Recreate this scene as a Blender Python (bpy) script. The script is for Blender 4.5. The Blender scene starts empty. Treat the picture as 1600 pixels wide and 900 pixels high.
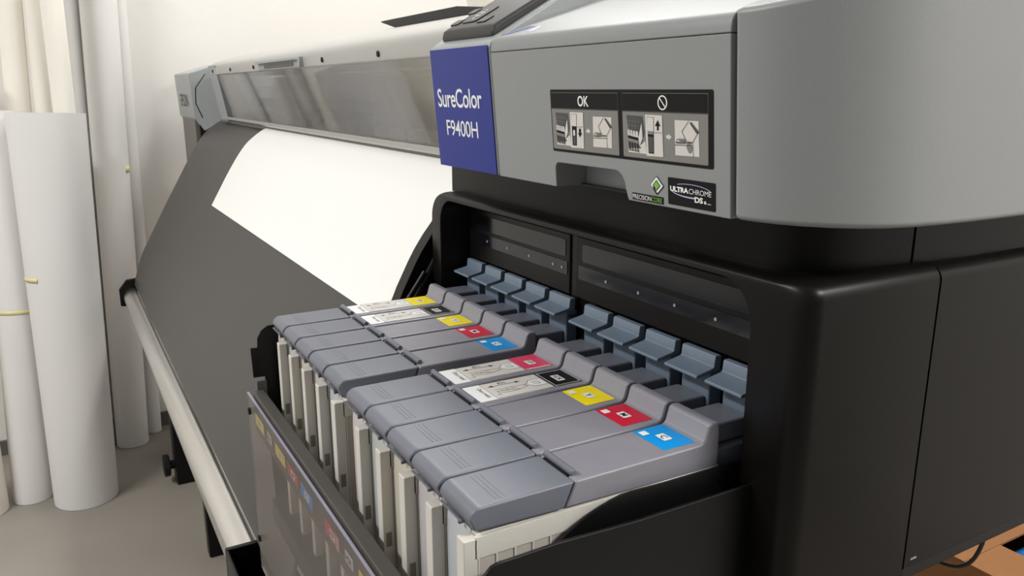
import bpy, bmesh, math, random
from mathutils import Vector, Matrix
random.seed(4)
S = bpy.context.scene
COL = S.collection

# ------------------------------------------------------------------ camera
F = 1248.0; PITCH = math.atan(310/F); YAW = math.radians(29.75)
CAM = Vector((0, 0, 1.2))
FH = Vector((-math.cos(YAW), math.sin(YAW), 0)); RT = Vector((math.sin(YAW), math.cos(YAW), 0)); UZ = Vector((0, 0, 1))
FW = FH*math.cos(PITCH) - UZ*math.sin(PITCH)
UP = FH*math.sin(PITCH) + UZ*math.cos(PITCH)
cd = bpy.data.cameras.new('camera'); cam = bpy.data.objects.new('camera', cd); COL.objects.link(cam)
cd.sensor_width = 36; cd.lens = 36*F/1600; cd.clip_start = .02; cd.clip_end = 50
M = Matrix((RT, UP, -FW)).transposed().to_4x4(); M.translation = CAM
cam.matrix_world = M
S.camera = cam

def hit(px, py, o, n):
    """the point of a measured spot of the photograph on a surface through o with normal n"""
    r = FW*F + RT*(px-800) + UP*(450-py); n = Vector(n)
    return CAM + r*((Vector(o)-CAM).dot(n)/r.dot(n))
def atx(px, py, X): return hit(px, py, (X, 0, 0), (1, 0, 0))
def aty(px, py, Y): return hit(px, py, (0, Y, 0), (0, 1, 0))
def atz(px, py, Z): return hit(px, py, (0, 0, Z), (0, 0, 1))

# ------------------------------------------------------------------ light
w = bpy.data.worlds.new('room_light'); S.world = w; w.use_nodes = True
bg = w.node_tree.nodes['Background']; bg.inputs[0].default_value = (1, .985, .97, 1); bg.inputs[1].default_value = .46
# the room is brighter towards its white walls (-x) than towards its dim open side (+x)
_t = w.node_tree; _c = _t.nodes.new('ShaderNodeTexCoord'); _s = _t.nodes.new('ShaderNodeSeparateXYZ'); _m = _t.nodes.new('ShaderNodeMapRange')
_m.inputs['From Min'].default_value = -.35; _m.inputs['From Max'].default_value = .75; _m.inputs['To Min'].default_value = .54; _m.inputs['To Max'].default_value = .18
_t.links.new(_c.outputs['Generated'], _s.inputs[0]); _t.links.new(_s.outputs['X'], _m.inputs['Value']); _t.links.new(_m.outputs[0], bg.inputs[1])
S.view_settings.view_transform = 'Standard'; S.view_settings.look = 'None'
S.view_settings.exposure = 0.10; S.view_settings.gamma = 1; S.view_settings.use_curve_mapping = False
def lamp(name, loc, sx, sy, power, col=(1, .985, .955)):
    l = bpy.data.lights.new(name, 'AREA'); l.shape = 'RECTANGLE'; l.size = sx; l.size_y = sy; l.energy = power; l.color = col
    o = bpy.data.objects.new(name, l); COL.objects.link(o); o.location = loc
    return o
lamp('ceiling_lamp', (-1.3, -1.6, 2.65), 1.4, .3, 66)
lamp('ceiling_lamp', (-2.0, 1.0, 2.75), 1.3, .3, 28)
lamp('ceiling_lamp', (1.3, 1.5, 2.6), .3, 1.4, 105)

# ------------------------------------------------------------------ materials
def mat(name, col, rough=.5, metal=0, noise=0, nscale=300, bump=0, spec=.5, coat=0, trans=0, alpha=1, nz_detail=3):
    m = bpy.data.materials.new(name); m.use_nodes = True; nt = m.node_tree; b = nt.nodes['Principled BSDF']
    c = (*col, 1)
    b.inputs['Base Color'].default_value = c; b.inputs['Roughness'].default_value = rough
    b.inputs['Metallic'].default_value = metal; b.inputs['Specular IOR Level'].default_value = spec
    b.inputs['Coat Weight'].default_value = coat; b.inputs['Transmission Weight'].default_value = trans
    b.inputs['Alpha'].default_value = alpha
    tc = nt.nodes.new('ShaderNodeTexCoord'); nz = nt.nodes.new('ShaderNodeTexNoise')
    nz.inputs['Scale'].default_value = nscale; nz.inputs['Detail'].default_value = nz_detail
    nt.links.new(tc.outputs['Object'], nz.inputs['Vector'])
    if noise:
        mx = nt.nodes.new('ShaderNodeMix'); mx.data_type = 'RGBA'
        mx.inputs[6].default_value = tuple(max(0, v*(1-noise)) for v in col)+(1,)
        mx.inputs[7].default_value = tuple(min(1, v*(1+noise)) for v in col)+(1,)
        nt.links.new(nz.outputs['Fac'], mx.inputs[0]); nt.links.new(mx.outputs[2], b.inputs['Base Color'])
    if bump:
        bp = nt.nodes.new('ShaderNodeBump'); bp.inputs['Strength'].default_value = bump; bp.inputs['Distance'].default_value = .0004
        nt.links.new(nz.outputs['Fac'], bp.inputs['Height']); nt.links.new(bp.outputs[0], b.inputs['Normal'])
    return m
def s2l(r, g, b):
    f = lambda v: (v/255/12.92) if v/255 <= .04045 else ((v/255+.055)/1.055)**2.4
    return (f(r), f(g), f(b))
grey_body = mat('grey_plastic', s2l(140, 142, 142), .42, noise=.03, nscale=900, bump=.12)
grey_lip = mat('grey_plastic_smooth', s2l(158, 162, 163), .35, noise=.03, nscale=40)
tank_grey = mat('tank_grey_plastic', s2l(104, 107, 117), .38, noise=.06, nscale=60, bump=.05)
cover_grey_lit = mat('tank_plastic_lit', s2l(134, 133, 141), .36, noise=.06, nscale=60, bump=.05)  # lid plastic made lighter, standing in for light on the shaded rear covers
lever_grey = mat('lever_blue_grey_plastic', s2l(104, 118, 133), .35, noise=.06, nscale=90)
black_pl = mat('black_textured_plastic', s2l(15, 13, 11), .34, noise=.08, nscale=1200, bump=.1, spec=.2)
black_deep = mat('black_smooth_plastic', s2l(12, 12, 13), .4, noise=.08, nscale=500, spec=.3)
black_metal = mat('black_painted_steel', s2l(13, 13, 13), .40, noise=.08, nscale=700, spec=.25)
gloss_strip = mat('smoked_gloss_strip', s2l(16, 17, 22), .12, spec=.5)
cream = mat('cream_plastic', s2l(212, 208, 199), .45, noise=.03, nscale=60)
cream_in = mat('cream_plastic_inset', s2l(190, 182, 173), .5, noise=.03, nscale=60)
white_rail = mat('pale_grey_plastic', s2l(168, 167, 163), .28, noise=.02, nscale=40)
chrome = mat('brushed_aluminium', (.70, .69, .67), .24, metal=1, noise=.05, nscale=12)
sheet_dark = mat('dark_media_plate', s2l(66, 63, 60), .42, noise=.03, nscale=8, spec=.35)
paper_w = mat('white_transfer_paper', s2l(248, 247, 243), .6, noise=.01, nscale=10)
paper_r = mat('white_paper_roll', s2l(226, 224, 222), .55, noise=.02, nscale=6)
paper_c = mat('cream_paper_roll', s2l(244, 240, 230), .55, noise=.02, nscale=6)
paper_k = mat('cream_paper_core', s2l(228, 222, 210), .55, noise=.02, nscale=6)
tape_m = mat('yellow_tape', s2l(226, 216, 160), .4, noise=.05, nscale=60)
card = mat('brown_cardboard', s2l(150, 102, 60), .8, noise=.08, nscale=30, bump=.1)
blue_pack = mat('blue_film', s2l(40, 120, 190), .3, noise=.5, nscale=25)
m_white = mat('print_white', s2l(238, 238, 236), .45, noise=.01)
m_offw = mat('print_light_grey', s2l(214, 210, 203), .5, noise=.02)
m_black = mat('print_black', s2l(16, 15, 15), .5, noise=.03, spec=.2)
m_dark = mat('print_dark_grey', s2l(70, 70, 70), .45, noise=.03)
m_mid = mat('print_mid_grey', s2l(128, 126, 122), .45, noise=.03)
m_blue = mat('print_deep_blue', s2l(6, 34, 132), .35, noise=.03, nscale=600, spec=.35)
m_cyan = mat('print_cyan', s2l(0, 148, 226), .4, noise=.02)
m_mag = mat('print_magenta', s2l(208, 26, 58), .4, noise=.02)
m_pink = mat('print_pink', s2l(222, 66, 100), .4, noise=.02)
m_yel = mat('print_yellow', s2l(250, 228, 10), .4, noise=.02)
m_green = mat('print_green', s2l(120, 180, 70), .4, noise=.02)
m_lil = mat('print_lilac', s2l(190, 185, 225), .4, noise=.02)
brass = mat('brass', s2l(190, 140, 90), .35, metal=1)
rubber = mat('black_cable_rubber', s2l(22, 20, 20), .5, noise=.05)
led_m = mat('grey_lens', s2l(150, 148, 146), .3)

def pane_mat(name, tint, fac, rough=.05, gloss=(1, 1, 1), edge=.6):
    m = bpy.data.materials.new(name); m.use_nodes = True; nt = m.node_tree; nt.nodes.clear()
    out = nt.nodes.new('ShaderNodeOutputMaterial'); mx = nt.nodes.new('ShaderNodeMixShader')
    t = nt.nodes.new('ShaderNodeBsdfTransparent'); g = nt.nodes.new('ShaderNodeBsdfGlossy')
    t.inputs[0].default_value = (*tint, 1); g.inputs['Color'].default_value = (*gloss, 1); g.inputs['Roughness'].default_value = rough
    lw = nt.nodes.new('ShaderNodeLayerWeight'); lw.inputs[0].default_value = .35
    ma = nt.nodes.new('ShaderNodeMath'); ma.operation = 'MULTIPLY_ADD'; ma.inputs[1].default_value = edge; ma.inputs[2].default_value = fac
    ma.use_clamp = True
    nt.links.new(lw.outputs['Fresnel'], ma.inputs[0]); nt.links.new(ma.outputs[0], mx.inputs[0])
    nt.links.new(t.outputs[0], mx.inputs[1]); nt.links.new(g.outputs[0], mx.inputs[2]); nt.links.new(mx.outputs[0], out.inputs[0])
    return m
window_m = pane_mat('smoked_window_acrylic', (.80, .80, .80), .07, .03)
shield_m = pane_mat('scuffed_clear_acrylic', (.86, .84, .84), .15, .2, edge=.10)

# ------------------------------------------------------------------ helpers
# ink part (control module, bay, tanks) scaled about the camera: SC, then z shift
SC, CAM_SHIFT = 1/1.23, 1.2-1.2/1.23
ZN = {'s': SC, 'l': CAM_SHIFT}
def cam_scaled(on): ZN['s'], ZN['l'] = (SC, CAM_SHIFT) if on else (1.0, 0.0)
def wv_(v): v = Vector(v)*ZN['s']; v.z += ZN['l']; return v
def tag(o, label=None, cat=None, group=None, kind=None):
    if label: o['label'] = label
    if cat: o['category'] = cat
    if group: o['group'] = group
    if kind: o['kind'] = kind
    return o
def empty(name, loc, label, cat, group=None):
    o = bpy.data.objects.new(name, None); COL.objects.link(o); o.location = wv_(loc); o.empty_display_size = .05
    return tag(o, label, cat, group)
def wpos(o):
    v = Vector(o.location); p = o.parent
    while p: v = v + p.location; p = p.parent
    return v
def link(name, me, parent=None):
    o = bpy.data.objects.new(name, me); COL.objects.link(o)
    if parent is not None: o.parent = parent
    return o
def make(name, verts, faces, m, parent=None, bevel=0, seg=3, smooth=True, idx=None, angle=38):
    """one mesh object from world coordinates"""
    me = bpy.data.meshes.new(name)
    off = wpos(parent) if parent is not None else Vector((0, 0, 0))
    me.from_pydata([tuple(wv_(v)-off) for v in verts], [], faces)
    ms = m if isinstance(m, (list, tuple)) else [m]
    for k in ms: me.materials.append(k)
    if idx: me.polygons.foreach_set('material_index', idx)
    bm = bmesh.new(); bm.from_mesh(me)
    if not idx: bmesh.ops.recalc_face_normals(bm, faces=bm.faces)
    bm.to_mesh(me); bm.free()
    o = link(name, me, parent)
    if smooth:
        for p in me.polygons: p.use_smooth = True
        if bevel == 0: me.set_sharp_from_angle(angle=math.radians(angle))
    if bevel:
        b = o.modifiers.new('bevel', 'BEVEL'); b.width = bevel*ZN['s']; b.segments = seg; b.limit_method = 'ANGLE'
        b.angle_limit = math.radians(angle); b.harden_normals = True
    return o
class MB:
    def __init__(s): s.v = []; s.f = []; s.i = []
    def add(s, v, f, i=0):
        n = len(s.v); s.v += [tuple(p) for p in v]; s.f += [tuple(n+k for k in q) for q in f]; s.i += [i]*len(f); return s
    def box(s, x0, x1, y0, y1, z0, z1, i=0):
        return s.add([(x0, y0, z0), (x1, y0, z0), (x1, y1, z0), (x0, y1, z0), (x0, y0, z1), (x1, y0, z1), (x1, y1, z1), (x0, y1, z1)],
                     [(0, 3, 2, 1), (4, 5, 6, 7), (0, 1, 5, 4), (1, 2, 6, 5), (2, 3, 7, 6), (3, 0, 4, 7)], i)
    def tube(s, a, b, r, r2=None, n=24, i=0, cap=True):
        a = Vector(a); b = Vector(b); r2 = r if r2 is None else r2; d = (b-a).normalized()
        u = d.orthogonal().normalized(); w_ = d.cross(u)
        v = []
        for p, q in ((a, r), (b, r2)):
            for k in range(n):
                t = 2*math.pi*k/n; v.append(p+(u*math.cos(t)+w_*math.sin(t))*q)
        f = [(k, (k+1) % n, n+(k+1) % n, n+k) for k in range(n)]
        if cap: f += [tuple(reversed(range(n))), tuple(range(n, 2*n))]
        return s.add(v, f, i)
    def build(s, name, m, parent=None, bevel=0, **k):
        return make(name, s.v, s.f, m, parent, bevel, idx=(s.i if isinstance(m, (list, tuple)) else None), **k)
def box(name, x0, x1, y0, y1, z0, z1, m, parent=None, bevel=0, **k):
    return MB().box(x0, x1, y0, y1, z0, z1).build(name, m, parent, bevel, **k)
def prism(name, poly, axis, a, b, m, parent=None, bevel=0, fn=None, **k):
    """extrude a polygon along an axis: x -> (y,z), y -> (x,z), z -> (x,y)"""
    def pt(p, t):
        q = {'x': (t, p[0], p[1]), 'y': (p[0], t, p[1]), 'z': (p[0], p[1], t)}[axis]
        return fn(q) if fn else q
    n = len(poly); v = [pt(p, a) for p in poly]+[pt(p, b) for p in poly]
    f = [(j, (j+1) % n, n+(j+1) % n, n+j) for j in range(n)]+[tuple(reversed(range(n))), tuple(range(n, 2*n))]
    return make(name, v, f, m, parent, bevel, **k)
def arc(cx, cy, r, a0, a1, n=8):
    return [(cx+r*math.cos(math.radians(a0+(a1-a0)*k/n)), cy+r*math.sin(math.radians(a0+(a1-a0)*k/n))) for k in range(n+1)]
def rrect(x0, x1, z0, z1, r, n=8):
    rr = r if isinstance(r, (tuple, list)) else (r,)*4   # tr, tl, bl, br
    return (arc(x1-rr[0], z1-rr[0], rr[0], 0, 90, n)+arc(x0+rr[1], z1-rr[1], rr[1], 90, 180, n)
            + arc(x0+rr[2], z0+rr[2], rr[2], 180, 270, n)+arc(x1-rr[3], z0+rr[3], rr[3], 270, 360, n))

class Plane:
    def __init__(s, o, u, v):
        s.o = Vector(o); s.u = Vector(u).normalized(); s.v = Vector(v).normalized(); s.n = s.u.cross(s.v)
    def at(s, u, v, h=0): return s.o+s.u*u+s.v*v+s.n*h
    def px(s, x, y):
        p = hit(x, y, s.o, s.n)-s.o; return (p.dot(s.u), p.dot(s.v))
def decal(name, pl, items, mats, parent):
    """printed marks: polygons (list of uv, height, material index) lying on one surface, one mesh"""
    mb = MB()
    for pts, h, i in items:
        n = len(pts); area = sum(pts[k][0]*pts[(k+1) % n][1]-pts[(k+1) % n][0]*pts[k][1] for k in range(n))
        if area < 0: pts = pts[::-1]
        mb.add([pl.at(u, v, h) for u, v in pts], [tuple(range(n))], i)
    o = make(name, mb.v, mb.f, mats, parent, 0, smooth=False, idx=mb.i)
    return o
def stroke(a, b, w_):
    ax, ay = a; bx, by = b; dx, dy = bx-ax, by-ay; L = math.hypot(dx, dy) or 1; nx, ny = -dy/L*w_/2, dx/L*w_/2
    return [(ax+nx, ay+ny), (bx+nx, by+ny), (bx-nx, by-ny), (ax-nx, ay-ny)]
def path(pts, w_): return [stroke(pts[k], pts[k+1], w_) for k in range(len(pts)-1)]
def text(name, body, pl, u0, u1, v0, v1, h, m, parent, bold=0.0, space=1.0, label=None, rot=0):
    c = bpy.data.curves.new(name, 'FONT'); c.body = body; c.size = 1; c.offset = bold; c.space_character = space; c.resolution_u = 4
    t = bpy.data.objects.new(name, c); COL.objects.link(t)
    dg = bpy.context.evaluated_depsgraph_get(); me = bpy.data.meshes.new_from_object(t.evaluated_get(dg))
    bpy.data.objects.remove(t); bpy.data.curves.remove(c)
    xs = [v.co.x for v in me.vertices]; ys = [v.co.y for v in me.vertices]
    x0, x1, y0, y1 = min(xs), max(xs), min(ys), max(ys); off = wpos(parent) if parent is not None else Vector()
    for v in me.vertices:
        a = (v.co.x-x0)/(x1-x0); b = (v.co.y-y0)/(y1-y0)
        if rot == 90: a, b = 1-b, a
        if rot == 270: a, b = b, 1-a
        v.co = wv_(pl.at(u0+(u1-u0)*a, v0+(v1-v0)*b, h))-off
    me.materials.clear(); me.materials.append(m); me.name = name
    o = link(name, me, parent)
    if label: o['label'] = label
    return o
def quad(u0, u1, v0, v1): return [(u0, v0), (u1, v0), (u1, v1), (u0, v1)]
def tree_copy(o, parent=None):
    c = o.copy(); COL.objects.link(c)
    if parent is not None: c.parent = parent
    for ch in list(o.children): tree_copy(ch, c)
    return c

cam_scaled(False)
# ================================================================== the room
floor_m = mat('sealed_concrete', s2l(140, 134, 126), .5, noise=.16, nscale=3.2, bump=.05, nz_detail=6)
wall_m = mat('white_wall_paint', s2l(236, 233, 228), .75, noise=.012, nscale=3, bump=.02)
skirt_m = mat('grey_skirting', s2l(96, 96, 92), .6, noise=.05)
WX = -3.02
tag(box('floor', -3.2, 3.0, -3.0, 1.8, -.1, 0, floor_m), kind='structure')
tag(box('wall_left', WX-.15, WX, -3.0, 1.8, 0, 2.9, wall_m), kind='structure')
tag(box('wall_back', WX-.15, 3.0, 1.7, 1.85, 0, 2.9, wall_m), kind='structure')
tag(box('baseboard_left', WX, WX+.012, -3.0, 1.7, 0, .05, skirt_m), kind='structure')
tag(box('baseboard_back', WX+.012, 3.0, 1.688, 1.7, 0, .05, skirt_m), kind='structure')

# ================================================================== the printer
PR = empty('large_format_printer', (-1.5, .7, 0), 'grey and black large-format roll printer on a stand, blue nameplate and open ink bay', 'printer')
LEAN = .011/.13
def lean(q): return (q[0], q[1]-(q[2]-1.109)*LEAN, q[2])
FP = Plane((0, .421, 1.109), (1, 0, 0), (0, -.011, .13))       # the slightly overhanging front face

cam_scaled(True)
# ---- black cabinet with the ink bay opening
YF = .44
outer = rrect(-.9944, -.358, .78, 1.0688, (.020, .036, .01, .01))
inner = rrect(-.963, -.4095, .66, 1.0605, (.034, .032, .01, .01))
n = len(outer); v = []; f = []
def ring_out(d): return rrect(-.9944+.5*d, -.358-1.5*d, .78, 1.0688-.45*d, (.013+d*.6, .036-.4*d, .01, .01))
rings = [(ring_out(0), .5865), (ring_out(0), YF+.016), (ring_out(.0010), YF+.0095), (ring_out(.0035), YF+.0045), (ring_out(.0070), YF+.0012), (ring_out(.011), YF), (inner, YF), (rrect(-.9620, -.4105, .66, 1.0595, (.034, .032, .01, .01)), YF+.003), (inner, .5865)]
for P_, Y in rings: v += [(x, Y, z) for x, z in P_]
R_n = len(rings)
for q_ in range(R_n):
    q2 = (q_+1) % R_n
    for k in range(n):
        j = (k+1) % n; f.append((q_*n+k, q_*n+j, q2*n+j, q2*n+k))
bay = make('ink_bay_frame', v, f, black_pl, PR, 0, angle=60)
cab = prism('cabinet', rrect(-.9944, -.358, .802, 1.0675, (.012, .036, .002, .002)), 'y', .5890, 1.05, black_pl, PR)
box('cabinet_base_rail', -.99, -.362, .592, 1.045, .786, .8015, black_deep, PR, .003)
MB().box(-.3582, -.3575, .5965, .6045, .8095, .8112).build('catch', chrome, cab)
# back of the bay
YB = .486
box('bay_back_panel', -.963, -.4095, YB+.004, YB+.02, .66, 1.06, black_deep, PR)
box('bay_floor', -.963, -.4095, YF+.02, YB+.003, .84, .86, black_deep, PR)
px0 = [-.950+.0518*i for i in range(5)]+[-.6735+.0512*i for i in range(5)]
k_ = (YB+.004)/.515
mb = MB()
for i in range(10):
    s0 = (-.9960+.0563*i if i < 5 else -.7200+.0563*(i-5))*k_
    a, b, c = s0+.001*k_, s0+.0175*k_, s0+.0245*k_
    mb.box(a, b, YB-.001, YB+.004, .88, .9785); mb.box(c, s0+.0555*k_, YB-.001, YB+.004, .88, .9785)
mb.build('bay_back_slats', black_pl, PR, .0006, seg=1)
for (a, b, sA) in ((-.957, -.712, -.9960), (-.700, -.415, -.7200)):
    hsg = box('lamp_strip_housing', a, b, YB-.006, YB+.003, .9795, 1.0475, black_pl, PR, .0015)
    pl = Plane((0, YB-.006, 0), (1, 0, 0), (0, 0, 1))
    g = prism('label_strip', rrect(a+.012, b-.008, 1.0215, 1.0405, .003, 4), 'y', YB-.0066, YB-.006, gloss_strip, hsg)
    g2 = prism('lamp_strip', rrect(a+.006, b-.004, 1.0015, 1.0165, .0015, 4), 'y', YB-.0068, YB-.006, gloss_strip, hsg)
    for j in range(5):
        x = (sA+.0328+.0563*j)*k_*.985
        if x > b-.008: x = b-.014
        MB().tube((x, YB-.0074, 1.0085), (x, YB-.0066, 1.0085), .0016, n=16).build('indicator', led_m, g2)
box('bay_centre_post', -.7115, -.7005, YB-.004, YB+.003, .86, 1.0475, black_deep, PR, .001)

# ---- recessed black body above the bay
rb = [(-.976, .465), (-.4256, .465), (-.408, .470), (-.395, .481), (-.388, .498), (-.381, .53), (-.376, .5735)]
prism('recessed_body', rb+[(-.976, .5735)], 'z', 1.0675, 1.125, black_pl, PR)
prism('recessed_body', [(-.976, .5760), (-.3755, .5760), (-.371, .64), (-.366, 1.0), (-.976, 1.0)], 'z', 1.0675, 1.12, black_pl, PR)

# ---- grey front cover with the finger notch
xL, xR = -.7628, -.4186
face = [(xL, 1.109), (-.6498, 1.109), (-.6496, 1.1255)]+arc(-.6432, 1.1263, .0063, 180, 92, 5)
face += arc(-.5560, 1.1180, .0150, 82, 6, 6)+[(-.5386, 1.112), (-.5372, 1.109), (xR, 1.109), (xR, 1.2372), (xL, 1.2372)]
fc = prism('front_cover', face, 'y', .421, .500, grey_body, PR, .0009, fn=lean, seg=2)
box('notch_back', -.66, -.53, .456, .498, 1.108, 1.14, grey_lip, fc)  # paler than the cover: its colour stands in for light inside the notch
box('notch_floor', -.655, -.532, .450, .4555, 1.1085, 1.1105, black_deep, fc)
tp = [(.41014, 1.2376)]+[(.4102, 1.2415), (.4108, 1.2460), (.4130, 1.2500), (.4165, 1.2530)]+[(.5457, 1.2968), (.80, 1.383), (.98, 1.383), (.98, 1.2376)]
tc_ = prism('top_cover', tp, 'x', xL, xR, grey_body, PR, .0012, seg=2, angle=70)
# the strip of blue print on the top cover
TP = Plane((0, .4165, 1.2530), (1, 0, 0), (0, .1292, .0438))
a0 = TP.px(790, 54); a1 = TP.px(836, 45); b0 = TP.px(861, 37)
def T3(x, y): return TP.px(590+x/5.926, y/5.926)
decal('top_label', TP, [([T3(1140, 330), T3(1230, 315), T3(1465, 245), T3(1400, 243)], .0002, 0), ([T3(1390, 290), T3(1440, 288), T3(1530, 240), T3(1500, 240)], .0002, 1)], [m_blue, m_lil], tc_)
# ---- nameplate housing at the left of the front, carrying the control panel
hp = [(.421, 1.109), (.4103, 1.2385), (.4104, 1.2440), (.4125, 1.2480), (.418, 1.2525), (.56, 1.335), (.80, 1.385), (.98, 1.385), (.98, 1.109)]
nh = prism('nameplate_housing', hp, 'x', -.9175, -.7655, white_rail and grey_lip, PR, .003, seg=2, angle=50)
p0 = FP.px(673.2, 78.5); p1 = FP.px(763.4, 70.5); p2 = FP.px(776.3, 272.5); p3 = FP.px(689, 257)
ul, ur = (p0[0]+p3[0])/2, (p1[0]+p2[0])/2; vt, vb = (p0[1]+p1[1])/2, (p2[1]+p3[1])/2
nb = MB(); q = [(ul, vb), (ur, vb), (ur, vt), (ul, vt)]
nb.add([FP.at(a, b, .0002) for a, b in q]+[FP.at(a, b, .0010) for a, b in q], [(0, 3, 2, 1), (4, 5, 6, 7), (0, 1, 5, 4), (1, 2, 6, 5), (2, 3, 7, 6), (3, 0, 4, 7)])
np_ = nb.build('nameplate', m_blue, nh, .0003, seg=1); np_['label'] = 'deep blue nameplate with white lettering'
a = FP.px(686.5, 140); b = FP.px(754, 169); c = FP.px(700, 188); d = FP.px(748, 213)
text('lettering', 'SureColor', FP, FP.px(686, 155)[0], FP.px(754, 155)[0], FP.px(700, 167.5)[1], FP.px(690, 138.5)[1], .0013, m_white, np_, .012, .95)
text('lettering', 'F9400H', FP, FP.px(700, 200)[0], FP.px(748, 200)[0], FP.px(720, 213)[1], FP.px(710, 187.5)[1], .0013, m_white, np_, .004, .95)
# ---- control panel
CP = Plane((0, .430, 1.2710), (1, 0, 0), (0, .05, .0285))
cpl = [(-.016, -.0125), (-.0145, -.006), (-.009, -.0005), (-.003, 0), (.20, 0), (.21, -.004), (.21, -.0125)]
vv = []; 
for X in (-.905, -.779):
    vv += [CP.at(X, s_, h_) for s_, h_ in cpl]
m_ = len(cpl)
cpanel = make('control_panel', vv, [(j, (j+1) % m_, m_+(j+1) % m_, m_+j) for j in range(m_)]+[tuple(range(m_))[::-1], tuple(range(m_, 2*m_))], mat('charcoal_plastic', s2l(62, 61, 60), .5, noise=.05, nscale=500, spec=.3), PR, .0045, seg=4, angle=50)
def cpx(x, y): return CP.px(590+x/5.926, y/5.926)
for (x, y, wx, wy) in ((745, 215, .010, .020), (905, 110, .010, .020), (1000, 180, .011, .022)):
    u, v0 = cpx(x, y); P_ = rrect(u-wx, u+wx, v0-wy/3, v0+wy/3, .003, 4)
    mb = MB(); nn = len(P_)
    mb.add([CP.at(a, b, -.001) for a, b in P_]+[CP.at(a, b, .0012) for a, b in P_], [(j, (j+1) % nn, nn+(j+1) % nn, nn+j) for j in range(nn)]+[tuple(range(nn, 2*nn))])
    mb.build('button', black_pl, cpanel, .0004, seg=2)
u, v0 = cpx(955, 140)
mb = MB()
for r0, r1, h_ in ((.019, .014, .0013), ):
    A = rrect(u-r0, u+r0, v0-r0, v0+r0, .006, 4); nn = len(A)
    mb.add([CP.at(a, b, -.001) for a, b in A]+[CP.at(a, b, h_) for a, b in A], [(j, (j+1) % nn, nn+(j+1) % nn, nn+j) for j in range(nn)]+[tuple(range(nn, 2*nn))])
dp = mb.build('direction_pad', black_pl, cpanel, .0005, seg=2)
decal('button_marks', CP, [(quad(u-.006, u+.006, v0-.005, v0-.0035), .0015, 0), (quad(u-.006, u+.006, v0+.0035, v0+.005), .0015, 0),
      (quad(u-.0063, u-.005, v0-.005, v0+.005), .0015, 0), (quad(u+.005, u+.0063, v0-.005, v0+.005), .0015, 0),
      (quad(u-.002, u+.002, v0+.009, v0+.011), .0015, 0), (quad(u-.002, u+.002, v0-.011, v0-.009), .0015, 0)], [m_white], dp)
decal('display', CP, [(quad(-.897, -.787, .098, .099), .0002, 0), (quad(-.895, -.789, .105, .17), .0002, 1)], [m_black, gloss_strip], cpanel)

# ---- grey side cover with its big rounded corner
def sidefn(q):
    x, y, z = q
    if z > 1.2: z = 1.2495+max(0, (y-.41))*.30
    return (x, y-(min(z, 1.25)-1.109)*LEAN, z)
so = [(-.4162, .4215), (-.400, .4235), (-.384, .4290), (-.3686, .4375), (-.354, .4495), (-.342, .4640), (-.334, .4800), (-.328, .5000),
      (-.3245, .5250), (-.322, .555), (-.3205, .60), (-.319, .70), (-.318, .98), (-.4162, .98)]
prism('side_cover', so, 'z', 1.109, 1.25, grey_body, PR, .0045, fn=sidefn, seg=4, angle=45)
box('cover_core', -.74, -.345, .502, .97, 1.1255, 1.235, black_deep, PR)

# ---- warning label
def Wp(x, y): return FP.px(850+x/4.2867, 130+y/4.2867)
H0, H1, H2, H3 = .0004, .0006, .0008, .0010
def Wq(*pts): return [Wp(*p) for p in pts]
c0, c1, c2, c3 = Wp(45, 42), Wp(1138, 42), Wp(1138, 577), Wp(62, 452)
wl, wr = (c0[0]+c3[0])/2, (c1[0]+c2[0])/2; wt, wbm = c0[1], (c2[1]+c3[1])/2
R_ = rrect(wl, wr, wbm, wt, .0018, 4); nn = len(R_)
mb = MB(); mb.add([FP.at(a, b, 0) for a, b in R_]+[FP.at(a, b, H0) for a, b in R_], [(j, (j+1) % nn, nn+(j+1) % nn, nn+j) for j in range(nn)]+[tuple(range(nn, 2*nn))])
WL = mb.build('warning_label', m_black, fc, smooth=False); WL['label'] = 'black and grey warning sticker with OK and prohibited panels'
def panel(name, lx, rx, ty, by, hy, sub):
    """lx, rx, ty, by: crop coordinates of the panel; hy: foot of its header"""
    l, r = sub(lx, (ty+by)/2)[0], sub(rx, (ty+by)/2)[0]
    return l, r
PL, PRr = Wp(60, 250)[0], Wp(503, 260)[0]
QL, QR = Wp(531, 270)[0], Wp(1106, 300)[0]
top = Wp(300, 63)[1]; bot = Wp(300, 461)[1]; hb = Wp(300, 172)[1]
items = []
for (l, r) in ((PL, PRr), (QL, QR)):
    items += [(rrect(l, r, bot, top, .0012, 3), H1, 1), (rrect(l+.0003, r-.0003, hb-.001, top-.0003, .001, 3), H2, 0), (rrect(l+.0003, r-.0003, bot+.0003, hb, .0010, 3), H2, 1)]
decal('panel_print', FP, items, [m_black, m_mid], WL)
text('lettering', 'OK', FP, Wp(230, 120)[0], Wp(303, 120)[0], Wp(265, 156)[1], Wp(265, 84)[1], H3, m_white, WL, .02)
# prohibition mark
cc = Wp(799, 130); ru = (Wp(832, 130)[0]-Wp(767, 130)[0])/2; rv = (Wp(799, 80)[1]-Wp(799, 180)[1])/2
its = []
NN = 32
for k in range(NN):
    t0, t1 = 2*math.pi*k/NN, 2*math.pi*(k+1)/NN
    its.append(([(cc[0]+ru*math.cos(t0), cc[1]+rv*math.sin(t0)), (cc[0]+ru*math.cos(t1), cc[1]+rv*math.sin(t1)),
                 (cc[0]+ru*.78*math.cos(t1), cc[1]+rv*.82*math.sin(t1)), (cc[0]+ru*.78*math.cos(t0), cc[1]+rv*.82*math.sin(t0))], H3, 0))
its.append((stroke((cc[0]-ru*.62, cc[1]+rv*.66), (cc[0]+ru*.62, cc[1]-rv*.66), .0010), H3, 0))
decal('prohibited_mark', FP, its, [m_white], WL)
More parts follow.
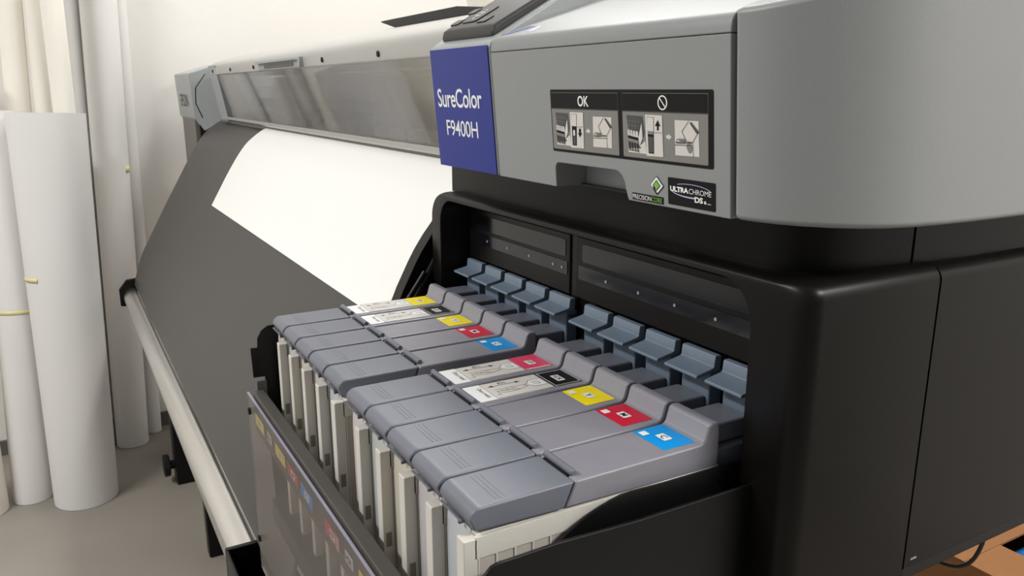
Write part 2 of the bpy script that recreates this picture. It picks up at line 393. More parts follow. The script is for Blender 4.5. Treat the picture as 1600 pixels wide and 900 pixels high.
# pictograms: the two panels hold the same drawings, the second one a little larger
def picto(X, right):
    W, D, Mi, B = 0, 1, 2, 3
    it = []
    def q(pts, h, i): it.append(([X(*p) for p in pts], h, i))
    def ln(pts, w_=.0004, h=H3+.0004, i=B):
        for s_ in path([X(*p) for p in pts], w_): it.append((s_, h, i))
    # printer front
    q([(95, 385), (187, 388), (187, 420), (95, 408)], H3, W)
    q([(82, 195), (165, 202), (145, 300), (92, 275)], H3, D)
    q([(165, 202), (178, 300), (148, 405), (143, 320)], H3, D)
    q([(162, 240), (168, 330), (152, 375), (146, 322)], H3+.0002, W)
    q([(90, 278), (143, 290), (145, 325), (92, 310)], H3+.0002, W)
    q([(92, 312), (143, 327), (146, 342), (93, 326)], H3+.0002, B)
    q([(92, 345), (150, 362), (152, 410), (98, 398)], H3, D)
    for k in range(4): ln([(100+k*14, 348+k*4), (104+k*14, 398+k*4)], .0006, i=B)
    for k in range(3): ln([(106+k*15, 205), (98+k*15, 300)], .0003, i=Mi)
    ln([(88, 225), (158, 234)], .0003, i=Mi); ln([(90, 250), (152, 262)], .0003, i=Mi)
    for k in range(3): ln([(104+k*13, 282), (105+k*13, 312)], .0003)
    # gauge card and its pointer
    q([(182, 345), (190, 425), (152, 372)], H3+.0001, W)
    q([(180, 192), (268, 196), (276, 437), (190, 430)], H3+.0002, W)
    q([(190, 204), (226, 207), (228, 418), (200, 414)], H3+.0003, B)
    q([(192, 206), (224, 209), (225, 288), (194, 285)], H3+.0004, W)
    if right: q([(196, 318), (224, 321), (226, 412), (202, 408)], H3+.0004, D); q([(194, 285), (225, 288), (225, 306), (195, 304)], H3+.0004, Mi)
    else: q([(203, 312), (216, 313), (218, 350), (204, 349)], H3+.0004, W); q([(204, 352), (222, 353), (223, 412), (206, 410)], H3+.0004, D)
    for k in range(4):
        if right: ln([(231+k*10, 296), (237+k*10, 297)], .0005)
        else: ln([(231+k*10, 292), (237+k*10, 293)], .0005)
    if right: q([(243, 283), (243, 258), (233, 257), (247, 222), (261, 259), (252, 258), (252, 283)], H3+.0004, B)
    else: q([(242, 303), (256, 304), (256, 335), (264, 335), (249, 362), (236, 332), (242, 333)], H3+.0004, B)
    # arrow between the drawings
    q([(289, 310), (300, 311), (300, 300), (318, 321), (302, 339), (302, 330), (289, 328)], H3, W)
    # filling drawing
    q([(333, 222), (457, 228), (462, 435), (337, 425)], H3, W)
    ln([(408, 227), (372, 288), (395, 345), (428, 352), (458, 290)]); q([(420, 232), (458, 285), (456, 300), (448, 300), (412, 240)], H3+.0003, D)
    ln([(336, 352), (372, 356), (428, 352)]); ln([(345, 335), (360, 330), (392, 334), (392, 350), (345, 350), (345, 335)])
    ln([(428, 352), (432, 434)]); ln([(336, 365), (425, 368)]); ln([(358, 340), (388, 342)], .0007)
    if right:
        q([(400, 352), (416, 350), (428, 385), (420, 412), (408, 412), (396, 380)], H3+.0003, Mi)
    return it
ML = [m_offw, m_dark, m_mid, m_black]
decal('pictogram', FP, picto(Wp, False), ML, WL)
# second panel: same drawings stretched to its own frame
def X2(x, y):
    sx = (x-82)/(462-82); xx = 557+sx*(1048-557)
    yy = 212+(y-195)*(455-212)/(412-195)*1.0 + (sx*2)
    yy = 212+(y-195)*1.16+sx*(12-0)*.3
    return Wp(xx, yy)
decal('pictogram', FP, picto(X2, True), ML, WL)

# ---- two badges
def Bq(x0, x1, y0, y1, xm=None, ym=None):
    xm = xm or (x0+x1)/2; ym = ym or (y0+y1)/2
    return FP.px(x0, ym)[0], FP.px(x1, ym)[0], FP.px(xm, y1)[1], FP.px(xm, y0)[1]
def slab(name, l, r, b, t, m, parent, rad=.0008, h=.0005):
    A = rrect(l, r, b, t, rad, 3); nn = len(A); mb = MB()
    mb.add([FP.at(x, y, 0) for x, y in A]+[FP.at(x, y, h) for x, y in A], [(j, (j+1) % nn, nn+(j+1) % nn, nn+j) for j in range(nn)]+[tuple(range(nn, 2*nn))])
    return mb.build(name, m, parent, smooth=False)
l, r, b, t = FP.px(988.5, 305)[0], FP.px(1037, 310)[0], FP.px(988.5, 310.5)[1], FP.px(988.5, 300.2)[1]
bd = slab('badge', l, r, b, t, m_black, fc, .0003); bd['label'] = 'small black and green logo badge with a diamond'
w3 = (r-l)
text('lettering', 'PRECISION', FP, l+w3*.03, l+w3*.63, b+(t-b)*.16, t-(t-b)*.16, .0008, m_white, bd, .0)
text('lettering', 'CORE', FP, l+w3*.645, l+w3*.97, b+(t-b)*.16, t-(t-b)*.16, .0008, m_green, bd, .0, label='green lettering')
dc = FP.px(1027, 289.5); du = (FP.px(1038, 290)[0]-FP.px(1016.5, 290)[0])/2; dv = (FP.px(1027, 275.5)[1]-FP.px(1027, 305)[1])/2
def dia(s_): return [(dc[0], dc[1]-dv*s_), (dc[0]+du*s_, dc[1]), (dc[0], dc[1]+dv*s_), (dc[0]-du*s_, dc[1])]
decal('diamond_mark', FP, [(dia(1), .0006, 1), (dia(.9), .0007, 0), (dia(.58), .0008, 1), (dia(.46), .0009, 2), ([(dc[0]-du*.05, dc[1]-dv*.95), (dc[0]+du*.1, dc[1]-dv*.86), (dc[0]-du*.4, dc[1]-dv*.1), (dc[0]-du*.55, dc[1]-dv*.2)], .0010, 1)], [m_white, m_black, m_green], bd)
l, r = FP.px(1044.5, 295)[0], FP.px(1118.5, 310)[0]; t = FP.px(1044, 277.2)[1]; b = FP.px(1044, 318.5)[1]
b = (FP.px(1044.5, 318.5)[1]+FP.px(1118.5, 331)[1])/2; t = (FP.px(1044.5, 277.2)[1]+FP.px(1118.5, 286)[1])/2
b2 = slab('badge', l, r, b, t, m_black, fc, .0012); b2['label'] = 'black logo badge with white lettering and an orbit'
wb_, hb_ = r-l, t-b
text('lettering', 'ULTRA', FP, l+wb_*.06, l+wb_*.46, b+hb_*.50, b+hb_*.70, .0010, m_white, b2, .05)
text('lettering', 'CHROME', FP, l+wb_*.47, l+wb_*.93, b+hb_*.50, b+hb_*.69, .0010, m_white, b2, -.004)
text('lettering', 'DS', FP, l+wb_*.59, l+wb_*.76, b+hb_*.22, b+hb_*.43, .0010, m_white, b2, .04)
text('lettering', '6', FP, l+wb_*.78, l+wb_*.835, b+hb_*.22, b+hb_*.34, .0010, m_white, b2, .03)
text('lettering', 'color', FP, l+wb_*.85, l+wb_*.93, b+hb_*.22, b+hb_*.27, .0010, m_white, b2, .01)
its = []
ex, ey, ea, eb = l+wb_*.5, b+hb_*.6, wb_*.44, hb_*.24
def ell(t_): return (ex+ea*math.cos(t_), ey+eb*math.sin(t_))
for k in range(24):
    t0 = math.radians(12+k*(118/24)); t1 = math.radians(12+(k+1)*(118/24)); its.append((stroke(ell(t0), ell(t1), .00045), .0008, 0))
for k in range(24):
    t0 = math.radians(183+k*(100/24)); t1 = math.radians(183+(k+1)*(100/24)); its.append((stroke(ell(t0), ell(t1), .0004+.0008*k/24), .0008, 0))
decal('orbit_mark', FP, its, [m_lil], b2)

cam_scaled(False)
# ---- long top rail and hinged window of the print cover
rl = [(.4185, 1.2385), (.4170, 1.2560), (.4200, 1.2650), (.4300, 1.2730), (.4700, 1.2860), (.600, 1.3150), (.95, 1.3150), (.95, 1.2385)]
rail = prism('cover_rail', rl, 'x', -2.44, -.7470, white_rail, PR, .003, seg=3, angle=50)
for X in (-2.40, -2.155, -1.895, -1.3755, -1.109):
    MB().tube((X, .4155, 1.2488), (X, .4185, 1.2488), .0042, n=20).build('fixing_hole', m_black, rail)
hg = MB().box(-1.845, -1.495, .4100, .4180, 1.2535, 1.2585)
hg.box(-1.845, -1.495, .4168, .4185, 1.2400, 1.2540, 1).box(-1.505, -1.495, .410, .4180, 1.2400, 1.2540)
hg.box(-1.79, -1.56, .4155, .4175, 1.2430, 1.2500, 2)
hg.build('grip', [grey_lip, grey_body, m_dark], rail, .0008, seg=2)
# end arms of the window
for X0, X1 in ((-2.46, -2.36),):
    prism('window_arm', [(.4150, 1.2650), (.4400, 1.1150), (.4560, 1.1150), (.4350, 1.2650)], 'x', X0, X1, grey_lip, PR, .002)
wv = [(-2.36, .4215, 1.2385), (-.7470, .4215, 1.2385), (-.7470, .4420, 1.1240), (-2.36, .4420, 1.1240)]
wp_ = MB().add(wv+[(x, y+.003, z) for x, y, z in wv], [(0, 1, 2, 3), (7, 6, 5, 4), (0, 4, 5, 1), (1, 5, 6, 2), (2, 6, 7, 3), (3, 7, 4, 0)])
wp_.build('window', window_m, PR, smooth=False)
prism('window_lip', [(.4380, 1.1265), (.4430, 1.1270), (.4480, 1.1190), (.4440, 1.1160), (.4385, 1.1200)], 'x', -2.44, -.7470, mat('silver_trim', s2l(176, 174, 170), .3, metal=.4), PR, .0008, seg=2)
# what is seen through it
box('platen', -2.54, -.7480, .452, .62, 1.108, 1.1165, mat('dull_metal', s2l(120, 118, 115), .4, metal=.3), PR)
box('inner_cover', -2.54, -.7480, .60, .625, 1.118, 1.236, mat('inner_pale_plastic', s2l(176, 174, 170), .5), PR)
prism('carriage_beam', [(.56, 1.150), (.599, 1.150), (.599, 1.172), (.565, 1.176)], 'x', -2.53, -.7480, mat('beam_plastic', s2l(120, 120, 118), .35), PR, .002)
box('carriage_rod', -2.53, -.7480, .568, .5985, 1.205, 1.2085, white_rail, PR)
crg = box('print_head_carriage', -1.36, -1.20, .50, .555, 1.135, 1.225, mat('carriage_grey', s2l(90, 90, 92), .4), PR, .004)
wh = None; k = 0
X = -2.45
while X < -.80:
    if wh is None:
        wh = MB().tube((X-.012, .5, 1.128), (X+.012, .5, 1.128), .011, n=16).tube((X-.003, .5, 1.128), (X+.003, .5, 1.128), .0125, n=16).build('pinch_roller', mat('roller_white', s2l(190, 190, 188), .4), PR)
        base_loc = wh.location.copy(); x00 = X
    else:
        c_ = wh.copy(); COL.objects.link(c_); c_.location = (base_loc.x+X-x00, base_loc.y, base_loc.z)
    X += .075
# ---- left end cap
ec = [(.380, 1.2476), (.3865, 1.120), (.4115, 1.078), (.46, 1.100), (.62, 1.100), (.62, 1.31), (.446, 1.268)]
ecap = prism('end_cap', ec, 'x', -2.885, -2.583, grey_lip, PR, .004, angle=50)
EP = Plane((0, .380, 1.2476), (1, 0, 0), (0, -.0065, .1276))
text('lettering', 'EPSON', EP, -2.815, -2.665, EP.px(285, 166)[1], EP.px(285, 147)[1], .0008, m_dark, ecap, .0)
sl = [(.408, 1.118), (.392, 1.160), (.395, 1.205), (.425, 1.245)]
mb = MB()
for k in range(3):
    a, b = sl[k], sl[k+1]; mb.add([(-2.5825, a[0], a[1]), (-2.5825, a[0]+.0025, a[1]), (-2.5825, b[0]+.0025, b[1]), (-2.5825, b[0], b[1])], [(0, 1, 2, 3)])
mb.build('panel_seam', m_black, ecap, smooth=False)
box('end_box', -2.84, -2.60, .388, .60, .955, 1.1155, mat('end_box_grey', s2l(112, 109, 105), .5), PR, .003)
box('end_bracket', -2.597, -2.585, .40, .60, 1.03, 1.10, black_deep, PR, .002)

# ---- the dark plate the media runs down, and the silver tube at its foot
prof = [(.60, 1.106), (.50, 1.1175), (.475, 1.1165), (.452, 1.1085), (.430, 1.095), (.406, 1.075), (.386, 1.050), (.370, 1.026), (.3526, .998), (.316, .935), (.276, .866), (.2376, .797), (.200, .728), (.178, .668), (.170, .640)]
def sheet(name, prof, x0, x1, th, m, parent, smooth_n=4):
    # Catmull-Rom resample
    P_ = []
    for k in range(len(prof)-1):
        p0 = prof[max(0, k-1)]; p1 = prof[k]; p2 = prof[k+1]; p3 = prof[min(len(prof)-1, k+2)]
        for s_ in range(smooth_n):
            t = s_/smooth_n
            P_.append(tuple(.5*((2*p1[j])+(-p0[j]+p2[j])*t+(2*p0[j]-5*p1[j]+4*p2[j]-p3[j])*t*t+(-p0[j]+3*p1[j]-3*p2[j]+p3[j])*t**3) for j in (0, 1)))
    P_.append(prof[-1])
    top_, und = [], []
    for k, (y, z) in enumerate(P_):
        a = P_[max(0, k-1)]; b = P_[min(len(P_)-1, k+1)]; dy, dz = b[0]-a[0], b[1]-a[1]; L = math.hypot(dy, dz); ny, nz = dz/L, -dy/L
        top_.append((y, z)); und.append((y-ny*th, z-nz*th))
    poly = top_+und[::-1]
    return prism(name, poly, 'x', x0, x1, m, parent)
def offs(prof, d):
    out = []
    for k, (y, z) in enumerate(prof):
        a = prof[max(0, k-1)]; b = prof[min(len(prof)-1, k+1)]; dy, dz = b[0]-a[0], b[1]-a[1]; L = math.hypot(dy, dz); out.append((y+dz/L*d, z-dy/L*d))
    return out
sheet('media_plate', prof, -2.555, -.812, .004, sheet_dark, PR)
bar_ = MB().tube((-2.56, .1655, .6015), (-.965, .1655, .6015), .0285, n=48).build('media_tube', chrome, PR)
prism('tube_bracket', [(.128, .575), (.128, .625), (.150, .652), (.182, .655), (.190, .60), (.17, .57)], 'x', -2.578, -2.562, black_metal, PR, .002)
# open clamp holding the near end of the tube
cl = MB()
cl.box(-.966, -.958, .132, .200, .568, .636).box(-.958, -.865, .132, .136, .568, .636).box(-.958, -.865, .196, .200, .568, .636).box(-.958, -.865, .136, .196, .568, .574).box(-.865, -.859, .132, .200, .568, .636)
cl.build('tube_clamp', black_deep, PR, .002)
cam_scaled(True)
# curved side guide and its thin rod, right of the paper
gpts = [(673, 347), (660, 366), (647, 388), (637, 408), (628, 428), (619, 448), (611, 469), (604, 492)]
gl = [atx(x, y, -1.03) for x, y in gpts]
gpy = [(p.y, p.z) for p in gl]
top2 = [(.474, 1.045)]+gpy
prism('side_guide', [(y, z) for y, z in top2]+[(.60, z-.004) for y, z in top2[::-1]], 'x', -1.03, -1.004, black_pl, PR, .001, seg=2)
mb = MB(); g0 = atx(664, 425, -.99); g1 = atx(638, 468, -.99); mb.tube(g0, g1, .004, n=12); mb.build('guide_rod', black_pl, PR)
cam_scaled(False)
# ---- stand
def leg(x, y0, y1, h, w_):
    return MB().box(x-w_, x+w_, y0, y1, 0, h).build('stand_leg', black_pl, PR, .004)
box('stand_leg', -2.56, -2.49, .222, .300, .0, .70, black_metal, PR, .004)
box('stand_leg', -2.06, -2.02, .238, .31, .0, .60, black_metal, PR, .004)
box('stand_foot', -2.80, -2.57, .30, .36, .06, .16, black_metal, PR, .004)
box('stand_crossbeam', -2.48, -.80, .52, .60, .20, .30, black_metal, PR, .004)
box('stand_leg', -.80, -.74, .50, .58, 0, .863, black_metal, PR, .004)
kc = atx(262, 727, -2.52); scw = atx(284, 723, -2.52)
mb = MB().tube((-2.52, kc.y-.012, kc.z), (-2.52, kc.y+.006, kc.z), .036, n=9)
mb.tube((-2.52, kc.y+.006, kc.z), (-2.52, kc.y+.03, kc.z), .014, n=16)
kn = mb.build('clamp_knob', black_deep, PR, .004)
MB().tube((-2.52, kc.y+.028, kc.z), (-2.52, .2225, kc.z), .005, n=12).build('screw', brass, kn)

cam_scaled(True)
# ---- pull-out tray around the tanks
def trans(px_pts, X): 
    return [(atx(x, y, X).y, atx(x, y, X).z) for x, y in px_pts]
ip = trans([(868, 853), (874, 845), (890, 829), (909, 813), (930, 797), (953, 782), (970, 773), (987, 767), (1037.5, 754), (1152, 720)], -.4135)
prism('tray_side_plate', [(.262, .80)]+ip+[(.50, ip[-1][1]-.004), (.50, .80)], 'x', -.4145, -.4125, black_deep, PR)
op = trans([(738, 935), (745, 915), (756, 899), (767, 885), (780, 878), (794.5, 873.5), (868.7, 848), (993.6, 813), (1139, 765.6), (1186, 752), (1190, 757)], -.398)
prism('tray_side_plate', [(op[0][0], .66)]+op+[(op[-1][0], .66)], 'x', -.3995, -.3965, black_metal, PR, .0008, seg=2)
for x, y in ((1125, 748), (1143, 746)):
    p = atx(x, y, -.4125); MB().tube((-.4126, p.y, p.z), (-.4105, p.y, p.z), .0018, n=12).build('rivet', black_metal, PR)
lp = trans([(416, 700), (416, 638), (414, 587.5), (396, 590), (391, 544), (401.7, 543), (401.7, 528), (408, 516), (417, 509), (430, 506), (440, 508)], -.965)
prism('tray_side_plate', [(.20, .68)]+lp[1:]+[(.50, lp[-1][1]-.006), (.50, .68)], 'x', -.9665, -.9640, black_deep, PR)
box('tray_front_plate', -.955, -.3995, .1800, .1935, .790, .8420, mat('tray_dark_grey', s2l(74, 71, 68), .5, noise=.08), PR, .0015)
box('tray_floor', -.962, -.4155, .1940, .49, .66, .69, black_deep, PR)
box('tray_catch', -.958, -.9555, .1860, .1980, .80, .853, mat('catch_grey', s2l(96, 95, 94), .4), PR, .001)
# clear shield screwed on the front, carrying the colour stickers
SH = box('shield', -.957, -.40, .1735, .1760, .60, .8405, shield_m, PR)
SH['label'] = 'scuffed clear plastic shield carrying the colour stickers'
for z in (.8215, .6466):
    MB().tube((-.9435 if z > .7 else -.958+.01, .1705, z), (-.9435 if z > .7 else -.948, .1735, z), .0045, n=16).build('screw', black_deep, SH)
box('edge_highlight', -.957, -.40, .1735, .1760, .8406, .8413, mat('acrylic_edge_glint', s2l(150, 146, 168), .3), SH)  # pale lilac strip paints the light caught along the shield's top edge
SP = Plane((0, .1734, 0), (1, 0, 0), (0, 0, 1))
spec = [('yellow', 'FY', -.9320, m_yel, .0), ('black', 'HDK', -.8790, None, 0), ('yellow', 'Y', -.8360, m_yel, 0), ('magenta', 'M', -.7845, m_mag, 0),
        ('cyan', 'C', -.7335, m_cyan, 0), ('pink', 'FP', -.6530, m_mag, 1), ('black', 'HDK', -.6010, None, 0), ('yellow', 'Y', -.5600, m_yel, 0), ('magenta', 'M', -.509, m_mag, 0), ('cyan', 'C', -.458, m_cyan, 0)]
for nm, tx, x0, mc, stripes in spec:
    mb = MB()
    if mc: mb.box(x0, x0+.042, .1766, .1769, .8085, .8225)
    else: mb.box(x0+.006, x0+.026, .1766, .1769, .8110, .8220)
    st = mb.build('colour_sticker', mc or m_white, SH); st['label'] = '%s sticker with a small white code' % nm if mc else 'white sticker with a black code'
    if mc:
        decal('code_patch', Plane((0, .1765, 0), (1, 0, 0), (0, 0, 1)), [(rrect(x0+.014, x0+.030, .8115, .8195, .001, 3), 0, 0)]+([(quad(x0+.0325+k*.0, x0+.042, .8088+k*.0028, .8100+k*.0028), 0, 0) for k in range(5)] if stripes else []), [m_white], st)
    text('lettering', tx, Plane((0, .1764, 0), (1, 0, 0), (0, 0, 1)), x0+(.018 if len(tx) < 2 else .016), x0+(.026 if len(tx) < 2 else .028), .8130, .8180, 0, m_black, st, .02) if mc else text('lettering', tx, Plane((0, .1764, 0), (1, 0, 0), (0, 0, 1)), x0+.008, x0+.024, .8130, .8195, 0, m_black, st, .02)

# ---- ten lever clips at the back of the bay
def make_lever(x0):
    c = [(.4525, .9615), (.4518, .9630), (.4525, .9648), (.4700, .9682), (.4716, .9692)]+[(.4725, .9778), (.4735, .9790), (.4790, .9790), (.4800, .9778), (.4795, .9640), (.4700, .9645)]
    lv = prism('lever', c, 'x', x0+.0015, x0+.0435, lever_grey, PR, .0012, seg=3, angle=45)
    prism('stem', [(.4690, .9670), (.4690, .9350), (.4695, .9000), (.4840, .9000), (.4840, .9650)], 'x', x0+.0066, x0+.0420, lever_grey, lv, .0015)
    return lv
lv0 = make_lever(px0[0])
for k in range(1, 10):
    c_ = tree_copy(lv0, PR); c_.location.x = lv0.location.x+(px0[k]-px0[0])*SC
mb = MB()
for k in range(10):
    mb.box(px0[k]+.0445, px0[k]+(.0505 if k not in (4,) else .058), .4700, .4850, .9590, .9605)
mb.box(px0[5]-.012, px0[5]+.001, .470, .485, .9590, .9605)
mb.build('lever_ledge', black_pl, PR)
box('sensor_block', -.690, -.678, .455, .475, .86, .925, black_pl, PR, .002)

# ================================================================== ink tanks
W_ = .0480
slot_m = mat('slot_shade', s2l(128, 122, 112), .6)
def make_tank():
    x0 = px0[0]; x1 = x0+W_
    t = empty('ink_tank', (x0+W_/2, .32, .69), '', 'ink tank', 'ink tanks in the printer bay')
    body = box('body', x0+.0012, x1-.0035, .2155, .428, .6905, .9130, cream, t, .001)
    win = prism('ink_window', [(.2150, .692), (.2140, .8960), (.2144, .9060), (.2152, .9140), (.2154, .9140), (.2154, .692)], 'x', x0+.0008, x1-.0116, m_white, t, .0004, seg=1)
    rd = box('ridge', x1-.0112, x1, .2040, .2145, .692, .9125, cream, t, .0010)
    MB().box(x1-.0001, x1+.0004, .2065, .2115, .8255, .8385).build('slot', slot_m, rd)
    sf = MB().box(x1-.0034, x1, .2122, .428, .8970, .9132)
    sf.box(x1-.0034, x1-.0012, .2140, .428, .70, .8970, 1)
    sf.box(x1-.0034, x1, .2146, .2160, .70, .8970)
    for k in range(14):
        y = .2290+.0143*k
        sf.box(x1-.0012, x1-.0002, y-.0008, y+.0008, .70, .8970)
    sf.build('side_frame', [cream, cream_in], t, .0004, seg=1)
    lidp = [(.2912, .9340)]+[(.2190, .9340)]+arc(.2178, .9250, .0090, 90, 175, 8)+arc(.2150, .9215, .0040, 190, 265, 4)+[(.2160, .9173), (.2828, .9148)]
    lid = prism('lid', lidp, 'x', x0, x1, tank_grey, t, .0016, seg=3, angle=42)
    mb = MB()
    for y in (.2310, .2345, .2380): mb.box(x0+.005, x1-.006, y, y+.0011, .9338, .93425)
    mb.build('rib', tank_grey, lid)
    MB().box(x0+.003, x1-.012, .2078, .2100, .9198, .9212).build('lip', tank_grey, lid, .0005, seg=2)
    MB().box(x1-.022, x1-.020, .2105, .2145, .9140, .9190).build('latch', tank_grey, lid)
    MB().box(x0+.006, x1-.010, .2905, .2930, .9335, .93425).build('hinge_slot', m_black, lid)
    cp = [(.2842, .9148), (.2928, .9340), (.4080, .9340), (.4105, .9348), (.4125, .9370), (.4155, .9470), (.4170, .9492), (.4195, .9500), (.4265, .9492), (.4275, .9400), (.4275, .9112)]
    cov = prism('cover', cp, 'x', x0, x1, cover_grey_lit, t, .0020, seg=4, angle=42)
    pin = MB().tube((x0+.002, .2955, .9355), (x0+.0405, .2955, .9355), .0028, n=20)
    pin.build('hinge_pin', tank_grey, t, .0012, seg=3)
    con = box('connector', x0+.0040, x0+.0385, .4275, .4685, .9255, .9425, tank_grey, t, .0022)
    box('connector_base', x0+.002, x0+.0440, .4282, .4680, .8950, .9240, tank_grey, con, .002)
    return t
T0 = make_tank()
tanks = [T0]+[tree_copy(T0) for _ in range(9)]
codes = ['FY', 'HDK', 'Y', 'M', 'C', 'FP', 'HDK', 'Y', 'M', 'C']
tint = [s2l(196, 192, 180), s2l(184, 186, 184), s2l(194, 188, 174), s2l(188, 182, 182), s2l(182, 187, 189), s2l(194, 188, 188), s2l(180, 184, 183), s2l(194, 188, 172), s2l(186, 182, 183), s2l(184, 188, 191)]
ink = [s2l(180, 160, 110), s2l(110, 112, 112), s2l(150, 140, 110), s2l(140, 120, 122), s2l(112, 124, 132), s2l(165, 148, 152), s2l(122, 128, 130), s2l(178, 158, 118), s2l(150, 136, 138), s2l(170, 178, 184)]
lvl = [.800, .800, .800, .80, .82, .805, .815, .80, .79, .72]
names = ['farthest ink tank, long white label ending in a yellow FY patch', 'far ink tank with a long white label and black HDK patch',
         'ink tank with a yellow Y patch, in the middle of the far row', 'ink tank with a red M patch, in the far row of five', 'ink tank with a blue C patch, nearest of the far row of five',
         'ink tank with a long white label ending in a pink FP patch', 'near ink tank with a long white label and black HDK patch, beside the pink one',
         'ink tank with a yellow Y patch, in the middle of the near row', 'ink tank with a red M patch, in the near row beside the nearest tank', 'nearest ink tank of all, blue C patch and bare cream side showing']
LP = Plane((0, 0, .9342), (1, 0, 0), (0, 1, 0))
for i, t in enumerate(tanks):
    dx = px0[i]-px0[0]; t.location.x = (px0[i]+W_/2)*SC
    t['label'] = names[i]; x0 = px0[i]
    win = [c for c in t.children if c.name.startswith('ink_window')][0]
    win.data = win.data.copy(); win.data.materials.clear()
    wm = bpy.data.materials.new('milky_tank_wall_with_ink'); wm.use_nodes = True; nt = wm.node_tree; b = nt.nodes['Principled BSDF']
    b.inputs['Roughness'].default_value = .45
    geo = nt.nodes.new('ShaderNodeNewGeometry'); sp_ = nt.nodes.new('ShaderNodeSeparateXYZ'); mr = nt.nodes.new('ShaderNodeMapRange'); mx = nt.nodes.new('ShaderNodeMix'); mx.data_type = 'RGBA'
    nz = nt.nodes.new('ShaderNodeTexNoise'); nz.inputs['Scale'].default_value = 60; md = nt.nodes.new('ShaderNodeMath'); md.operation = 'MULTIPLY_ADD'; md.inputs[1].default_value = .02
    nt.links.new(geo.outputs['Position'], sp_.inputs[0]); nt.links.new(geo.outputs['Position'], nz.inputs['Vector'])
    nt.links.new(nz.outputs['Fac'], md.inputs[0]); nt.links.new(sp_.outputs['Z'], md.inputs[2]); nt.links.new(md.outputs[0], mr.inputs['Value'])
    mr.inputs['From Min'].default_value = lvl[i]; mr.inputs['From Max'].default_value = lvl[i]+.035
    mx.inputs[6].default_value = (*ink[i], 1); mx.inputs[7].default_value = (*tint[i], 1)
    nt.links.new(mr.outputs[0], mx.inputs[0]); nt.links.new(mx.outputs[2], b.inputs['Base Color'])
    win.data.materials.append(wm)
    code = codes[i]; mc = {'FY': m_yel, 'FP': m_pink, 'HDK': m_black, 'Y': m_yel, 'M': m_mag, 'C': m_cyan}[code]
    long_ = code in ('FY', 'HDK', 'FP')
    L = .3010 if long_ else .3775; B = .4085
    A = rrect(x0+.0022, x0+.0410, L, B, .0016, 3); nn = len(A)
    mb = MB().add([LP.at(a, b, -.0002) for a, b in A]+[LP.at(a, b, .0001) for a, b in A], [(j, (j+1) % nn, nn+(j+1) % nn, nn+j) for j in range(nn)]+[tuple(range(nn, 2*nn))])
    lab = mb.build('label', m_white if long_ else mc, t, smooth=False)
    lab['label'] = ('long white label with a %s end' if long_ else '%s label') % {'FY': 'yellow', 'FP': 'pink', 'HDK': 'black', 'Y': 'yellow', 'M': 'red', 'C': 'blue'}[code]
    xa, xb = x0+.0022, x0+.0410
    it = []
    if long_:
        it += [(quad(xa, xb, .3780, B), .0002, 1)]
        if code == 'HDK':
            for (a, b, c, d) in ((xa, xb, .3800, .3806), (xa+.0018, xa+.0024, .3806, B-.001), (xb-.0024, xb-.0018, .3806, B-.001), (xa+.0018, xb-.0018, B-.0016, B-.001)):
                it.append((quad(a, b, c, d), .0003, 0))
        it += [(quad(xa+.0005, xb-.0005, .3185, .3775), .0002, 2)]
        for (a, b, c, d) in ((xa+.0005, xb-.0005, .3183, .3187), (xa+.0005, xa+.0009, .3187, .3775), (xb-.0009, xb-.0005, .3187, .3775), (xa+.0005, xb-.0005, .3771, .3775)):
            it.append((quad(a, b, c, d), .0003, 3))
        # drawing: hand shaking a pouch, double arrow
        w5 = .0005
        it += [(s_, .0003, 3) for s_ in path([(xa+.010, .327), (xa+.010, .352)], .0008)]
        it += [([(xa+.010, .3225), (xa+.0125, .3280), (xa+.0075, .3280)], .0003, 3), ([(xa+.010, .3570), (xa+.0125, .3515), (xa+.0075, .3515)], .0003, 3)]
        for pp in ([(xa+.031, .3215), (xa+.031, .3260), (xa+.0225, .3260)], [(xa+.019, .3250), (xa+.019, .3380), (xa+.0205, .3560), (xa+.0185, .3600)],
                   [(xa+.0235, .3250), (xa+.0240, .3400), (xa+.0275, .3480), (xa+.0240, .3580), (xa+.0205, .3560)], [(xa+.0275, .3280), (xa+.0290, .3400), (xa+.0275, .3480)],
                   [(xa+.0215, .3300), (xa+.0255, .3360)], [(xa+.0215, .3360), (xa+.0265, .3420)], [(xa+.020, .3420), (xa+.0245, .3460)]):
            it += [(s_, .0003, 3) for s_ in path(pp, w5)]
        it += [([(xa+.0195, .3590), (xa+.0225, .3590), (xa+.0285, .3640), (xa+.0285, .3760), (xa+.0125, .3760), (xa+.0125, .3640)], .0003, 0)]
        for pp in ([(xa+.0195, .3590), (xa+.0125, .3640), (xa+.0125, .3765)], [(xa+.0225, .3590), (xa+.0285, .3640), (xa+.0285, .3765)],
                   [(xa+.017, .366), (xa+.024, .366), (xa+.024, .372), (xa+.017, .372), (xa+.017, .366)], [(xa+.018, .368), (xa+.023, .371)]):
            it += [(s_, .00035, 3) for s_ in path(pp, w5)]
        if code == 'FP':
            for k in range(11): it.append((quad(xb-.0035, xb-.0002, .3800+k*.0025, .3812+k*.0025), .0003, 0))
    cx, cy, hw, hh = xa+.0205, .3925, .0060, .0042
    if code in ('HDK', 'FY', 'FP'): hw = .0078 if code == 'HDK' else .0062
    it.append((rrect(cx-hw, cx+hw, cy-hh, cy+hh, .0012, 3), .0004, 0))
    if not long_: it.append((quad(xa+.0035, xa+.0105, .3800, .3868), .0004, 0))
    decal('label_print', LP, it, [m_white, mc, m_offw, m_dark], lab)
    tw = {'HDK': .0062, 'FY': .0042, 'FP': .0042}.get(code, .0026)
    text('lettering', code, LP, cx-tw, cx+tw, cy-.0028, cy+.0028, .0006, m_black, lab, .01 if not long_ else .0)
